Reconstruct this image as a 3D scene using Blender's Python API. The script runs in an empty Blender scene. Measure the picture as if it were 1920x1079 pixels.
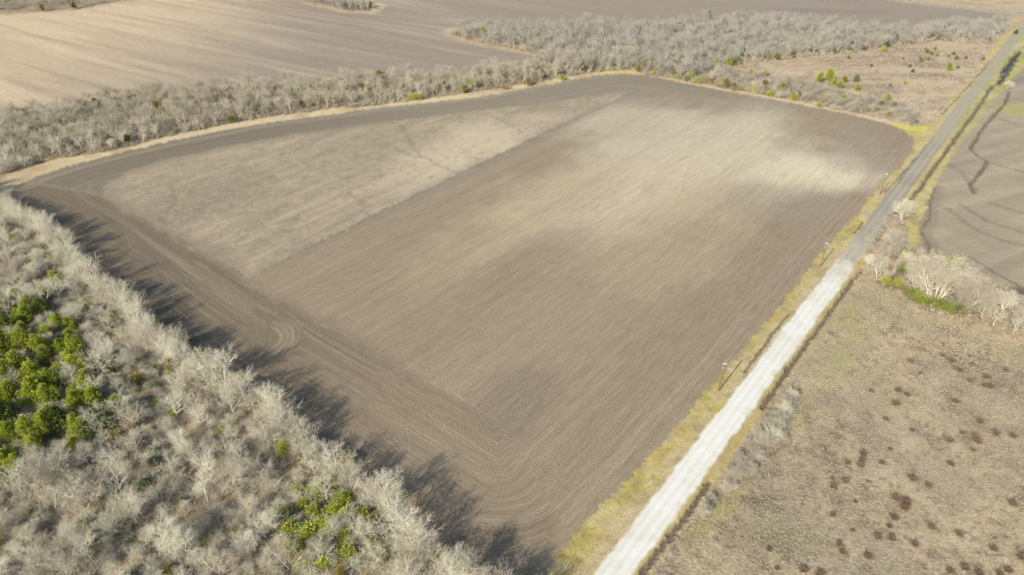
import bpy, math, random, time
import numpy as np
T0 = time.time()
S = bpy.context.scene
# ---------------------------------------------------------------- camera, sky, sun, exposure
CAM_H, F_PX, HORIZ = 120.0, 1297.0, -300.0            # metres, focal length and horizon row in 1920x1079 pixels
TH = math.atan((540 - HORIZ) / F_PX)
cam = bpy.data.objects.new('camera', bpy.data.cameras.new('camera')); S.collection.objects.link(cam)
cam.location = (0, 0, CAM_H); cam.rotation_euler = (math.pi/2 - TH, 0, 0)
cam.data.sensor_width = 36; cam.data.lens = 36 * F_PX / 1920; cam.data.clip_end = 20000; cam.data.clip_start = 1
S.camera = cam
SUN_EL, SUN_AZ = 30.0, 37.0                            # shadows fall 37 degrees right of the view direction
w = bpy.data.worlds.new('World'); S.world = w; w.use_nodes = True
sky = w.node_tree.nodes.new('ShaderNodeTexSky'); sky.sky_type = 'NISHITA'; sky.sun_disc = False
sky.sun_elevation = math.radians(SUN_EL); sky.sun_rotation = math.radians(180 + SUN_AZ)
w.node_tree.links.new(sky.outputs[0], w.node_tree.nodes['Background'].inputs[0])
w.node_tree.nodes['Background'].inputs[1].default_value = 0.13
sun = bpy.data.objects.new('sun', bpy.data.lights.new('sun', 'SUN')); S.collection.objects.link(sun)
sun.data.energy = 4.6; sun.data.angle = math.radians(0.6); sun.data.color = (1, .93, .81)
sun.rotation_euler = (math.radians(90 - SUN_EL), 0, math.radians(-SUN_AZ))
S.view_settings.view_transform = 'Standard'; S.view_settings.look = 'None'
S.view_settings.exposure = 0.95; S.view_settings.gamma = 1
K = np.array([2.06, 2.09, 2.31])                                                # sunlit picture value over base colour

# ---------------------------------------------------------------- helpers
rng = np.random.default_rng(7); R = random.Random(11)
cT, sT = math.cos(TH), math.sin(TH)
def at(x, y):                                          # where the ray through a photo pixel meets the ground
    x = np.asarray(x, float); y = np.asarray(y, float)
    t = CAM_H / ((y - 540) * cT + F_PX * sT)
    return (x - 960) * t, (F_PX * cT - (y - 540) * sT) * t
def poly(*pts):
    a = np.array(pts, float); X, Y = at(a[:, 0], a[:, 1]); return np.stack([X, Y], 1)
def rgb(r, g, b):                                      # picture colour of the sunlit surface -> base colour
    c = np.array([r, g, b]) / 255.; return np.where(c < .04045, c/12.92, ((c + .055)/1.055)**2.4) / K
def h2(ix, iy, seed):
    n = (ix.astype(np.int64) * 374761393 + iy.astype(np.int64) * 668265263 + seed * 1442695041) & 0x7fffffff
    n = ((n ^ (n >> 13)) * 1274126177) & 0x7fffffff
    return ((n ^ (n >> 16)) & 0xffff) / 65535.
def vnoise(x, y, seed=0):
    ix = np.floor(x); iy = np.floor(y); fx = x - ix; fy = y - iy
    fx = fx*fx*(3-2*fx); fy = fy*fy*(3-2*fy)
    a = h2(ix, iy, seed); b = h2(ix+1, iy, seed); c = h2(ix, iy+1, seed); d = h2(ix+1, iy+1, seed)
    return (a*(1-fx)+b*fx)*(1-fy) + (c*(1-fx)+d*fx)*fy
def fbm(x, y, seed=0, o=4):
    s = 0; a = .5; t = 0
    for k in range(o):
        s = s + a*vnoise(x*2**k + 17.3*k, y*2**k - 9.1*k, seed+k); t += a; a *= .5
    return s/t
def dline(x, y, P, closed=False):                      # distance to a polyline
    d = np.full(x.shape, 1e9); n = len(P)
    for i in range(n if closed else n-1):
        ax, ay = P[i]; bx, by = P[(i+1) % n]; ex, ey = bx-ax, by-ay
        t = np.clip(((x-ax)*ex + (y-ay)*ey)/(ex*ex+ey*ey+1e-9), 0, 1)
        d = np.minimum(d, (x-ax-t*ex)**2 + (y-ay-t*ey)**2)
    return np.sqrt(d)
def inside(x, y, P):
    r = np.zeros(x.shape, bool); n = len(P)
    for i in range(n):
        ax, ay = P[i]; bx, by = P[(i+1) % n]
        if ay == by: continue
        c = ((ay > y) != (by > y)) & (x < (bx-ax)*(y-ay)/(by-ay) + ax); r ^= c
    return r
def sd(x, y, P): return np.where(inside(x, y, P), -1, 1) * dline(x, y, P, True)
def sm(a, b, x): t = np.clip((x-a)/(b-a), 0, 1); return t*t*(3-2*t)

# ---------------------------------------------------------------- layout (traced on the photograph, unprojected to the ground)
au, av = math.sin(math.radians(38.3)), math.cos(math.radians(38.3))     # along the road; across = (av, -au)
SIL = [(-300,190),(-120,290),(0,355),(40,380),(70,388),(120,432),(155,480),(200,520),(260,560),(285,605),(310,620),(370,665),(400,668),(437,693),(480,715),(527,739),(567,786),(633,836),(673,872),(713,905),(770,920),(787,955),(810,1000),(850,1045),(930,1072),(1010,1120),(1100,1220)]
EDGE = [(x+6-max(0, x-400)*.05, y+42) for x, y in SIL]                                   # foot of the near woodland's edge
EDGE_S = [(-300,260),(20,400),(120,470),(280,610),(430,730),(600,850),(780,985),(900,1085),(1010,1180),(1100,1260)]
TOPE = [(25,352),(60,335),(130,312),(225,287),(330,263),(430,243),(530,227),(640,213),(700,204),(790,195),(900,182),(1000,164),(1060,153),(1110,143),(1160,138),(1210,142),(1280,156),(1370,173),(1440,185),(1500,197),(1580,212),(1640,227),(1690,241),(1716,262)]
RIGHTE = [(1712,285),(1690,310),(1655,345),(1605,405),(1560,452),(1500,525),(1440,602),(1360,695),(1300,765),(1200,878),(1120,955),(1040,1045),(1010,1120),(985,1220)]
P_FIELD = poly(*TOPE, *RIGHTE, *[p for p in EDGE[::-1] if p[0] < 960 and p[0] > 0])
P_STUB = poly((190,352),(230,328),(300,302),(420,277),(560,250),(700,232),(850,213),(1000,197),(1100,182),(1178,172),(1150,190),(1010,252),(850,331),(700,404),(560,473),(470,521),(430,500),(330,443),(250,405),(200,372))
L_INNER = poly((60,345),(190,362),(250,405),(330,445),(400,483),(470,526),(560,578),(650,622),(730,672),(790,712),(860,745),(930,793),(985,860),(1020,930),(1060,1020),(1090,1100))
P_HEAD = poly((-100,330),(60,345),(190,362),(250,405),(330,445),(400,483),(470,526),(560,578),(650,622),(730,672),(790,712),(860,745),(930,793),(985,860),(1030,930),(1080,1010),(1000,1300),(500,1200),(-400,500))
P_WOOD = poly(*EDGE, (1000,1500),(-1200,1500),(-1200,190),(-300,190))
P_BELT = poly((-500,330),(0,333),(50,314),(100,300),(213,283),(283,265),(333,253),(430,233),(513,219),(633,203),(700,199),(760,192),(850,179),(940,166),(1000,156),(1060,147),(1100,135),(1200,132),(1200,100),(1030,102),(1010,122),(960,133),(860,142),(640,153),(500,163),(400,170),(260,176),(200,190),(100,208),(0,220),(-500,260))
P_BLOCK = poly((843,63),(880,75),(930,86),(990,98),(1035,106),(1010,124),(1060,140),(1180,131),(1240,145),(1310,152),(1340,130),(1400,120),(1480,111),(1600,99),(1700,86),(1760,76),(1800,80),(1850,84),(1892,58),(1890,48),(1760,53),(1700,64),(1600,60),(1500,46),(1400,41),(1300,46),(1240,53),(1090,50),(1040,57),(960,56),(860,56))
P_EDGEB = poly((1190,137),(1280,152),(1370,169),(1440,181),(1500,192),(1580,206),(1640,218),(1700,236),(1735,236),(1700,205),(1600,180),(1530,165),(1440,150),(1340,128),(1250,125))
P_TL = poly((-200,35),(0,27),(75,22),(140,18),(235,2),(260,-10),(150,-30),(-200,-10))
P_TM = poly((560,0),(585,6),(610,12),(645,20),(698,22),(690,8),(640,-2),(600,-12),(540,-12))
P_SCRUB = poly((1330,135),(1400,122),(1480,113),(1600,99),(1700,86),(1760,78),(1820,80),(1870,85),(1830,145),(1790,200),(1755,232),(1700,236),(1650,222),(1560,205),(1450,180),(1380,160))
P_FAR = poly((-700,60),(-200,45),(0,29),(75,25),(140,21),(235,6),(400,-25),(560,-10),(575,6),(610,15),(645,23),(700,26),(720,12),(660,-15),(900,-40),(1400,-25),(1690,0),(1780,10),(1860,20),(1905,28),(1890,56),(1760,60),(1600,70),(1500,60),(1300,60),(1090,62),(960,64),(850,54),(836,58),(845,68),(870,78),(920,88),(985,101),(1025,104),(1010,120),(960,131),(860,140),(640,150),(500,160),(400,167),(260,173),(200,186),(100,204),(0,216),(-700,260))
P_PAST = poly((1130,1300),(1215,1079),(1300,965),(1490,690),(1600,535),(1640,532),(1700,560),(1760,590),(1810,590),(1860,602),(1930,650),(2300,760),(2500,1300))
P_THICK = poly((1600,530),(1640,532),(1700,560),(1760,592),(1810,594),(1860,605),(1930,655),(2300,770),(2300,640),(1920,560),(1840,520),(1780,490),(1735,480),(1700,455),(1705,385),(1680,380),(1625,450))
P_DRAIN = poly((1735,480),(1722,440),(1736,390),(1752,350),(1772,315),(1800,268),(1832,230),(1862,188),(1892,158),(1950,90),(2300,120),(2400,640),(1920,558),(1840,515),(1780,485))
def seg(x0, y0, x1, y1, e0=0., e1=0.):
    a = np.array(at(x0, y0)); b = np.array(at(x1, y1)); d = b-a; return np.array([a-d*e0, b+d*e1])
ROADC = seg(1151, 1079, 1906, 70, .2, 3)
def road_coords(x, y):                                  # along and across the county road
    ox, oy = ROADC[0]; return (x-ox)*au+(y-oy)*av, (x-ox)*av-(y-oy)*au
S_JOIN = float(road_coords(*at(1587, 497))[0])          # where white gravel turns to old asphalt
D_RIGHT = [poly((1150,1160),(1207,1072),(1280,978),(1330,905)), poly((1430,765),(1480,690),(1540,610),(1597,530),(1618,505)),
           poly((1708,375),(1723,357),(1760,303),(1790,263),(1827,213),(1850,178),(1862,160)), poly((1876,138),(1896,115),(1912,95))]
D_LEFT = [poly((1478,590),(1440,640),(1395,700)), poly((1618,418),(1600,440)), poly((1750,262),(1700,318),(1660,362)), poly((1862,110),(1800,180),(1765,215))]
CREEKS = [poly((1893,172),(1885,195),(1865,215),(1850,232),(1830,262),(1820,280),(1835,292),(1852,302),(1842,320),(1820,345),(1826,362)),
          poly((1862,218),(1890,228),(1925,238)), poly((1852,302),(1880,312),(1930,326)),
          poly((1752,352),(1745,380),(1742,412),(1726,432),(1730,442),(1742,455),(1744,478)),
          poly((1812,478),(1840,495),(1880,520),(1930,546))]
STUBL = [poly((748,231),(757,248),(768,262),(775,280),(790,292),(822,310),(857,328)), poly((740,278),(765,290),(790,296)), poly((655,362),(675,380),(692,405)), poly((918,215),(945,230),(978,250)), poly((300,420),(310,400),(330,380),(320,350))]
TRACK = seg(2060, 45, 1915, 84); TRACK = np.vstack([TRACK, poly((1895,90),(1884,105))])
FARRD = poly((1560,-20),(1690,1),(1780,11),(1860,20),(1930,27),(2300,48))

# ---------------------------------------------------------------- the terrain: one fine sheet, split into its surfaces
ys = np.concatenate([np.linspace(1500, 1180, 40, endpoint=False), np.arange(1180, -60, -1.7), np.linspace(-62, -285, 50)])
xs = np.concatenate([np.linspace(-3200, -180, 90, endpoint=False), np.arange(-180, 2100, 1.9), np.linspace(2105, 5200, 90)])
GX, GY = np.meshgrid(xs, ys); X, Y = at(GX, GY); nr, nc = X.shape
X = X.ravel(); Y = Y.ravel()
RA, RB = road_coords(X, Y)
wob = .6 + Y/500.
WX = X + wob*1.8*(fbm(X/3.1, Y/3.1, 5, 3)-.5) + wob*2.6*(fbm(X/.9, Y/.9, 9, 2)-.5)
WY = Y + wob*1.8*(fbm(X/3.1, Y/3.1, 25, 3)-.5) + wob*2.6*(fbm(X/.9, Y/.9, 29, 2)-.5)
NAMES = ['ground','far_field','woodland_floor','scrub_pasture','dry_pasture','drained_field','ploughed_field','stubble_patch','grass_verge','gravel_road','asphalt_road','drainage_ditch','farm_track','far_road','field_margin']
Z = {n: i for i, n in enumerate(NAMES)}
zone = np.zeros(X.size, int); col = np.zeros((X.size, 3)); col[:] = rgb(214,194,160)
def lay(name, mask, c):
    zone[mask] = Z[name]; col[mask] = rgb(*c)
def tint(mask, c, k=1.):
    m = (np.clip(mask, 0, 1)*k)[:, None]; col[:] = col*(1-m) + rgb(*c)*m
n_big = fbm(X/60, Y/60, 3, 4); n_mid = fbm(X/14, Y/14, 31, 4); n_sm = fbm(X/3.5, Y/3.5, 41, 4); n_xs = fbm(X/1.1, Y/1.1, 47, 3)
rs_a, rs_b = (X*au+Y*av), (X*av-Y*au)
streak = fbm(rs_a/110, rs_b/1.7, 51, 3); streak2 = fbm(rs_a/40, rs_b/9, 57, 3)
d_far = sd(WX, WY, P_FAR); lay('far_field', d_far < 0, (192,171,146))
fa = math.atan2(353-167, 1); fx, fy = 101.4/119.8, -64.7/119.8            # tillage direction of the far field
f_al, f_ac = X*fx+Y*fy, -X*fy+Y*fx
for n_, P in (('w', P_WOOD), ('b', P_BELT), ('k', P_BLOCK), ('t', P_TL), ('m', P_TM), ('e', P_EDGEB)):
    lay('woodland_floor', sd(WX, WY, P) < 0, {'w': (196,177,145), 'b': (172,154,126), 'e': (188,168,136)}.get(n_, (160,144,126)))
lay('scrub_pasture', sd(WX, WY, P_SCRUB) < 0, (196,176,150))
lay('dry_pasture', inside(WX, WY, P_PAST), (190,173,146))
lay('drained_field', inside(WX, WY, P_DRAIN), (180,166,146))
lay('woodland_floor', inside(WX, WY, P_THICK), (178,160,134))
d_field = sd(WX, WY, P_FIELD)
# verges
WB = RB + (.5+Y/700)*1.1*(fbm(X/1.2, Y/1.2, 61, 3)-.5) + .9*(fbm(X/5, Y/5, 66, 2)-.5)
leftv = (RB < 0) & (RB > -40) & (d_field > 0) & (RA > -40) & ~inside(X, Y, P_WOOD) & (zone != Z['scrub_pasture']) & (dline(X, Y, poly(*RIGHTE)) < 30) & (RB > -26)
leftv |= (WB < 0) & (WB > -8) & (RA > S_JOIN)
lay('grass_verge', leftv, (208,190,112))
rv = (WB > 0) & (((RA < S_JOIN+12) & (WB < 5.6)) | ((RA >= S_JOIN+12) & (WB < 16) & (zone != Z['drained_field']) & (zone != Z['woodland_floor'])))
lay('grass_verge', rv, (208,190,132))
lay('field_margin', (zone == Z['ground']) & (dline(X, Y, poly(*TOPE)) < 22) & (d_field > 0), (224,206,170))
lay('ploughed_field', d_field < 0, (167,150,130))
stub_sd = sd(X + 2.2*(n_sm-.5)*2 + 1.2*(n_xs-.5)*2, Y + 3*(n_mid-.5), P_STUB)
diag = sd(X, Y, P_STUB)
rowedge = ((X-at(470,521)[0])*av - (Y-at(470,521)[1])*au)                # straight cut edge of the last tilled pass
stub = np.where(rowedge > -2.5, rowedge+.25*(n_xs-.5) < 0, True) & (np.minimum(stub_sd, diag+1.5) < 0)
lay('stubble_patch', stub & (d_field < 0), (177,162,141))
isf = zone == Z['ploughed_field']; iss = zone == Z['stubble_patch']
# row coordinate
U = rs_a.copy(); V = rs_b.copy()
d1 = dline(X, Y, poly(*EDGE_S)); d2 = dline(X, Y, poly(*RIGHTE)); d3 = dline(X, Y, poly(*TOPE))
d_hd = sd(X + 5*(n_sm-.5) + 3*(n_xs-.5), Y + 5*(n_mid-.5), P_HEAD); head = (np.where(rs_a - rs_a[np.argmin(np.hypot(X-at(860,745)[0], Y-at(860,745)[1]))] < 40, d_hd, 1) < 0) & isf; head &= (sd(X, Y, P_HEAD) < 4); headw = head*sm(.5, -3.5, d_hd); Rr = 24.
q1, q2, q3 = np.maximum(Rr-d1, 0), np.maximum(Rr-d2, 0), np.maximum(Rr-d3, 0)
dm_ = np.minimum(np.minimum(d1, d2), d3); dh = np.where(dm_ < Rr, Rr - np.sqrt(q1*q1+q2*q2+q3*q3), dm_)
top = isf & ~head & (((d3 < 16) & (X < 120)) | ((rowedge < 0)))
V = np.where(head, dh, V); V = np.where(top, dh, V)
U = np.where(head | top, fbm(X/30, Y/30, 71, 2)*60 + (X-Y)*.7, U)
cx, cy = at(478, 640); rr = np.hypot(X-cx, Y-cy); ang = np.arctan2(Y-cy, X-cx)
swirl = head & (rr < 13.5) & (rr > 3.5) & (ang > -.75) & (ang < 1.35)
V = np.where(swirl, rr, V); U = np.where(swirl, ang*8, U)
farm = zone == Z['far_field']; U = np.where(farm, f_al, U); V = np.where(farm, f_ac, V)
oth = ~(isf | iss | farm); U = np.where(oth, X, U); V = np.where(oth, Y, V)
SYS = np.where(swirl, 2, np.where(head | top, 1, 0))
UH = fbm(X/30, Y/30, 71, 2)*60 + (X-Y)*.7; SU = [rs_a, UH, ang*8]; SV = [rs_b, dh, rr]
# --- ploughed field tones: soft pale soil patches, browner elsewhere
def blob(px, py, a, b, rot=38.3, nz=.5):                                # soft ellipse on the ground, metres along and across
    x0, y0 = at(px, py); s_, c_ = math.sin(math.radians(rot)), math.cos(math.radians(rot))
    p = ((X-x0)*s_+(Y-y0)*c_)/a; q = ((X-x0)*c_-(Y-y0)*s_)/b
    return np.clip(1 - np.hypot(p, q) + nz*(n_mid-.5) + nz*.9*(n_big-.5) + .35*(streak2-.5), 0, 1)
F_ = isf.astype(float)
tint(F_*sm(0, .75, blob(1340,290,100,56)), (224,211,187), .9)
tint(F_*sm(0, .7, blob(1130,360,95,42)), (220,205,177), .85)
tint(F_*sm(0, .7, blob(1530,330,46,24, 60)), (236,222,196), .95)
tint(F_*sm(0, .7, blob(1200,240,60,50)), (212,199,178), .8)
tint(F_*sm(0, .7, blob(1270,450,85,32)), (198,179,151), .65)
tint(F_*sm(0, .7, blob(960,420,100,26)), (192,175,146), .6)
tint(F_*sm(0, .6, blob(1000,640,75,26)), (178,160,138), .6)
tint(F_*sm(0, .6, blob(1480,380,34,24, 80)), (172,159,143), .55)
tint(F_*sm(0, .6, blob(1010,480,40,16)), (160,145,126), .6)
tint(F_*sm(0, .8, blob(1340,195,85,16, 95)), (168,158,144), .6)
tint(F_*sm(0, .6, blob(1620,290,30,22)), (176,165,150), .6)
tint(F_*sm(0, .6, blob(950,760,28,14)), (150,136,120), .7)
tint(F_*sm(.5, .8, streak)*(~head)*(~top), (186,171,150), .3)
tint(F_*sm(.5, .2, streak)*(~head)*(~top), (152,138,120), .22)
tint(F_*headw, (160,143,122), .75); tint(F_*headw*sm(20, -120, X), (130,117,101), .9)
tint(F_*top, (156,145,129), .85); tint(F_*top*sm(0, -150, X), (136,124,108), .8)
hs = fbm(U/60, V/1.5, 77, 3)
tint(F_*headw*sm(.5, .75, hs), (174,159,139), .5); tint(F_*headw*sm(.5, .28, hs), (140,126,110), .45)
tint(F_*top*sm(.5, .72, hs), (172,161,145), .6)
tint(F_*swirl*sm(.2, .95, np.sin(rr*1.9+.8*n_sm))*sm(3.5,7,rr)*sm(-.75,-.2,ang)*sm(1.35,.8,ang), (184,169,148), .6)
edge_in = F_*sm(2.2, .2, dline(X, Y, L_INNER[1:10]) + 1.2*(n_sm-.5)); tint(edge_in, (134,121,105), .22)
tint(F_*sm(3.2, 1.2, d2 + .8*(n_sm-.5)), (176,160,132), .35)
for o_, k_ in ((4.2, .35), (6.6, .35)): tint(F_*(Y > 98)*sm(.45, .1, np.abs(d2-o_+.8*(n_mid-.5))), (196,181,158), k_)
# --- stubble
S_ = iss.astype(float); sn = fbm(rs_a/26, rs_b/2.6, 81, 4)*.6 + n_big*.4; sn2 = fbm(rs_a/12, rs_b/3, 85, 4)
tint(S_*sm(.45, .7, sn), (202,186,161), .75); tint(S_*sm(.5, .28, sn2), (154,140,123), .5)
tint(S_*sm(0, .8, blob(880,270,85,34)), (222,206,180), .75); tint(S_*sm(0, .8, blob(330,390,55,34)), (160,146,128), .75)
tint(S_*sm(.5, .3, n_xs)*sm(.5,.3,n_sm), (140,126,110), .5); tint(S_*sm(.6, .8, n_xs), (220,205,180), .4)
tint(S_*sm(-9, 0, diag + 5*(n_mid-.5))*(rowedge < -6)*sm(-30,-70,X), (160,145,126), .75)
for P in STUBL: tint(S_*sm(1.2, .3, dline(WX, WY, P) + 1.2*(n_xs-.5)), (140,125,107), .5)
# --- far field
Ff = farm.astype(float); fs = fbm(f_al/110, f_ac/5, 91, 4); fs2 = fbm(f_al/160, f_ac/22, 95, 3)
tint(Ff*sm(-120, -250, X)*1., (230,208,176), .9); tint(Ff*sm(-330, -110, X), (166,154,144), .85)  # sunlit left part and duller right put into the soil colour
tint(Ff*sm(.5, .75, fs)*sm(60,-60,X), (218,199,170), .45); tint(Ff*sm(.5, .28, fs), (160,144,127), .4)
tint(Ff*sm(.52, .35, fs2), (168,152,134), .25); tint(Ff*sm(6, 1, -d_far), (216,198,166), .5)
tint(Ff*sm(0, .6, blob(1560,22,60,10,95)), (152,138,128), .6)
# --- woodland floor
Wf = (zone == Z['woodland_floor']).astype(float)
tint(Wf*sm(.5, .75, n_mid), (196,172,136), .8); tint(Wf*sm(.5, .28, n_mid), (138,124,104), .7)
tint(Wf*sm(.55, .75, n_sm), (206,182,146), .5); tint(Wf*sm(.45, .25, n_sm), (124,110,90), .6)
tint(Wf*sm(.6, .8, fbm(X/22, Y/22, 99, 3)), (150,148,84), .55)
# --- scrub
Sc = (zone == Z['scrub_pasture']).astype(float); sc1 = fbm(X/26, Y/12, 103, 4); sc2 = fbm(X/7, Y/4, 105, 4)
tint(Sc*sm(.5, .68, sc1), (172,148,132), .8); tint(Sc*sm(.5, .3, sc1), (214,196,164), .8)
tint(Sc*sm(.5, .7, sc2), (222,202,170), .6); tint(Sc*sm(.45, .3, sc2), (156,138,120), .6)
tint(Sc*sm(0,.8,blob(1540,118,40,16,80)), (190,160,142), .4)
# --- dry pasture
Dp = (zone == Z['dry_pasture']).astype(float)
tint(Dp*sm(.48, .7, n_mid), (206,188,156), .7); tint(Dp*sm(.5, .3, n_mid), (164,150,130), .7)
tint(Dp*sm(.52, .75, n_sm), (214,198,168), .6); tint(Dp*sm(.45, .25, n_sm), (140,126,108), .7)
tint(Dp*sm(.55, .8, n_xs), (222,208,180), .5); tint(Dp*sm(.42, .22, n_xs), (122,110,94), .7)
for a_ in ((1560,600,24,9,100),(1380,930,16,3.5,38),(1350,960,10,5,38),(1310,990,12,4.5,38),(1500,760,20,5,38),(1590,660,22,7,38),(1600,590,12,8,38)):
    tint(Dp*sm(.05, .9, blob(*a_))*sm(.3,.6,n_sm+.2), (192,184,124), .7)
tint(Dp*sm(.5, .72, fbm(X/19, Y/19, 171, 3)), (176,170,136), .5); tint(Dp*sm(.52, .72, fbm(X/11, Y/11, 175, 3)), (176,164,146), .5)
tint(Dp*sm(0,.7,blob(1900,800,26,22,0)), (186,172,150), .5)
for P in (poly((1650,620),(1750,650),(1850,690),(1930,720)), poly((1700,650),(1780,672),(1930,745))): tint(Dp*sm(1, .2, dline(WX, WY, P))*sm(.4,.6,n_sm), (140,126,108), .6)
# --- drained field
Dr = (zone == Z['drained_field']).astype(float); dr = fbm((X*.9+Y*.43)/40, (Y*.9-X*.43)/4, 111, 4)
tint(Dr*sm(.5, .75, dr), (202,186,160), .5); tint(Dr*sm(.5, .25, dr), (156,142,124), .45)
tint(Dr*sm(.1, .7, blob(1900,205,20,13,60)), (190,184,120), .7); tint(Dr*sm(0,.7,blob(1905,150,22,8,60)), (150,146,138), .8)
tint(Dr*sm(0, .7, blob(1830,420,24,14,60)), (170,160,138), .5); tint(Dr*sm(0,.7,blob(1910,555,12,8,60)), (110,98,88), .9)
for P, k_ in ((poly((1800,385),(1850,415),(1930,442)), .7), (poly((1775,392),(1830,432),(1880,452),(1930,462)), .6), (poly((1850,380),(1930,405)), .6), (poly((1760,300),(1800,320),(1830,360)), .5)):
    tint(Dr*sm(1.5, .3, dline(WX, WY, P)), (136,120,106), k_)
tint(Dr*sm(5, 1, dline(WX, WY, CREEKS[3])), (140,126,112), .45)
# --- verges
Gv = (zone == Z['grass_verge']).astype(float)
tint(Gv*(WB < 0)*sm(-9, -5.2, WB)*sm(.2, .5, n_mid), (212,192,160), .85)
tint(Gv*(WB < 0)*sm(-4.5, -7.5, WB)*(RA < S_JOIN-5), (198,180,112), .65)
tint(Gv*(WB < 0)*(RA > S_JOIN)*sm(.5, .65, fbm(X/5, Y/5, 121, 3)), (218,204,120), .75)
tint(Gv*(WB > 0)*(RA > S_JOIN)*sm(.42, .6, fbm(X/8, Y/8, 123, 3)), (214,202,128), .75)
tint(Gv*(WB > 0)*(RA > S_JOIN+155), (178,186,92), .7)
tint(Gv*sm(.5, .66, fbm(X/7, Y/7, 161, 4)), (206,188,152), .75); tint(Gv*sm(.5, .75, n_sm), (224,206,166), .6); tint(Gv*sm(.44, .24, n_sm), (166,150,100), .5)
tint(Gv*sm(.5, .25, n_xs), (150,134,98), .35)
tint(Gv*(WB > 0)*(RA < S_JOIN), (200,182,120), .5)
tint(Gv*(WB < 0)*sm(120, 20, RA), (182,162,122), .7); tint(Gv*(WB<0)*(RA < 95)*sm(.5,.3,n_mid), (148,132,100), .5)
Fm = (zone == Z['field_margin']).astype(float)
tint(Fm*sm(.45, .65, n_sm), (232,214,178), .7); tint(Fm*sm(.45, .3, n_mid), (190,168,134), .7)
tint(Fm*sm(0, .8, blob(1160,133,30,12,80)), (216,206,128), .7); tint(Fm*sm(0,.8,blob(60,318,26,16,60)), (204,178,140), .6)
tint(Fm*sm(0, .7, blob(1735,245,18,18,60)), (226,214,108), .9)
G0 = (zone == 0).astype(float)
tint(G0*sm(.45, .7, n_mid), (190,170,142), .7); tint(G0*sm(.5, .3, n_sm), (160,140,120), .5)
# --- roads
hw = 3.12
gr = (np.abs(WB) < hw) & (RA < S_JOIN + 2.5*(fbm(RB/.9, RA/9, 131, 2)-.5)*4); lay('gravel_road', gr, (252,250,249))
tint(gr*sm(.45, .7, n_mid), (243,239,230), .7); tint(gr*sm(.5, .75, n_sm), (226,220,200), .4); tint(gr*sm(2.2,3.2,np.abs(WB))*sm(.45,.6,n_sm), (214,202,172), .6); tint(gr*sm(.4, .1, np.abs(np.abs(RB)-1.0)), (254,253,250), .7); tint(gr*sm(.35, 0, np.abs(np.abs(RB)-1.9)), (224,217,196), .45)
tint(gr*sm(22, 2, S_JOIN-RA)*sm(.62, .4, n_sm), (204,194,174), .6)
tint(gr*sm(2.5, 3.3, np.abs(WB)), (222,212,186), .75); tint(gr*sm(.2, 0., np.abs(RB)-.1), (226,222,200), .4)
asp = (np.abs(WB) < hw-.1) & (RA >= S_JOIN) & ~gr; lay('asphalt_road', asp, (172,165,155))
A_ = asp.astype(float)
tint(A_*sm(.55, .2, np.abs(np.abs(RB)-1.25)), (202,196,186), .8)
tint(A_*sm(.7, .2, np.abs(RB)+.3*(n_sm-.5))*sm(12, 50, RA-S_JOIN), (186,180,128), .75); tint(A_*sm(2.1, 3., np.abs(WB))*sm(.4,.6,n_sm), (184,172,128), .7)
tint(A_*sm(2.5, 2.9, np.abs(WB)), (146,140,130), .5); tint(A_*sm(.55, .3, n_mid), (150,145,138), .35)
tint(A_*sm(34, 0, RA-S_JOIN)*sm(.25, .6, n_sm+.25*np.cos(RB*2.5)), (228,222,204), .85); tint(A_*sm(80, 10, RA-S_JOIN), (186,176,158), .4)
tint(A_*sm(120, 170, RA-S_JOIN), (190,180,156), .7)
lay('farm_track', (dline(WX, WY, TRACK) < 2.6) & ~asp, (206,194,168))
dfr = dline(WX, WY, FARRD); lay('far_road', dfr < 4.5, (168,156,142)); tint((dfr < 1.6).astype(float), (214,198,168), .8)
tint(sm(13, 6, dfr)*(zone != Z['far_road']), (222,206,170), .7)
# --- ditches and drain lines (dark wet mud, cut into the ground)
dip = np.zeros(X.size)
for P, wd in [(P, .6) for P in D_RIGHT[:2]] + [(P, .8) for P in D_RIGHT[2:]] + [(P, .5) for P in D_LEFT] + [(P, .5+.25*(i == 0)) for i, P in enumerate(CREEKS)]:
    d = dline(X*.6+WX*.4, Y*.6+WY*.4, P); n_ = .75+.7*fbm(X/9, Y/9, 141, 2)
    m = (d < wd*n_*.75) & ~gr & ~asp; lay('drainage_ditch', m, (132,118,102) if wd != .5 else (136,122,100))
    dip = np.maximum(dip, sm(wd*1.7, 0, d)*(.6 if wd > .5 else .2)*(~gr & ~asp))
    if wd != .5: tint(sm(wd*2, wd*.6, d)*(zone != Z['drainage_ditch'])*(~gr & ~asp), (150,136,118), .55)
wet = inside(WX, WY, poly((1867,160),(1885,128),(1893,112),(1908,96),(1915,99),(1902,122),(1886,146),(1873,163)))
lay('drainage_ditch', wet, (82,84,84))
C3 = col.reshape(nr, nc, 3).copy(); C3[1:-1, 1:-1] = sum(C3[1+i:nr-1+i, 1+j:nc-1+j]*w_ for i, j, w_ in [(0,0,.3)]+[(a_, b_, .12) for a_, b_ in ((0,1),(0,-1),(1,0),(-1,0))]+[(a_, b_, .055) for a_ in (-1,1) for b_ in (-1,1)]); col = C3.reshape(-1, 3)
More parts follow.
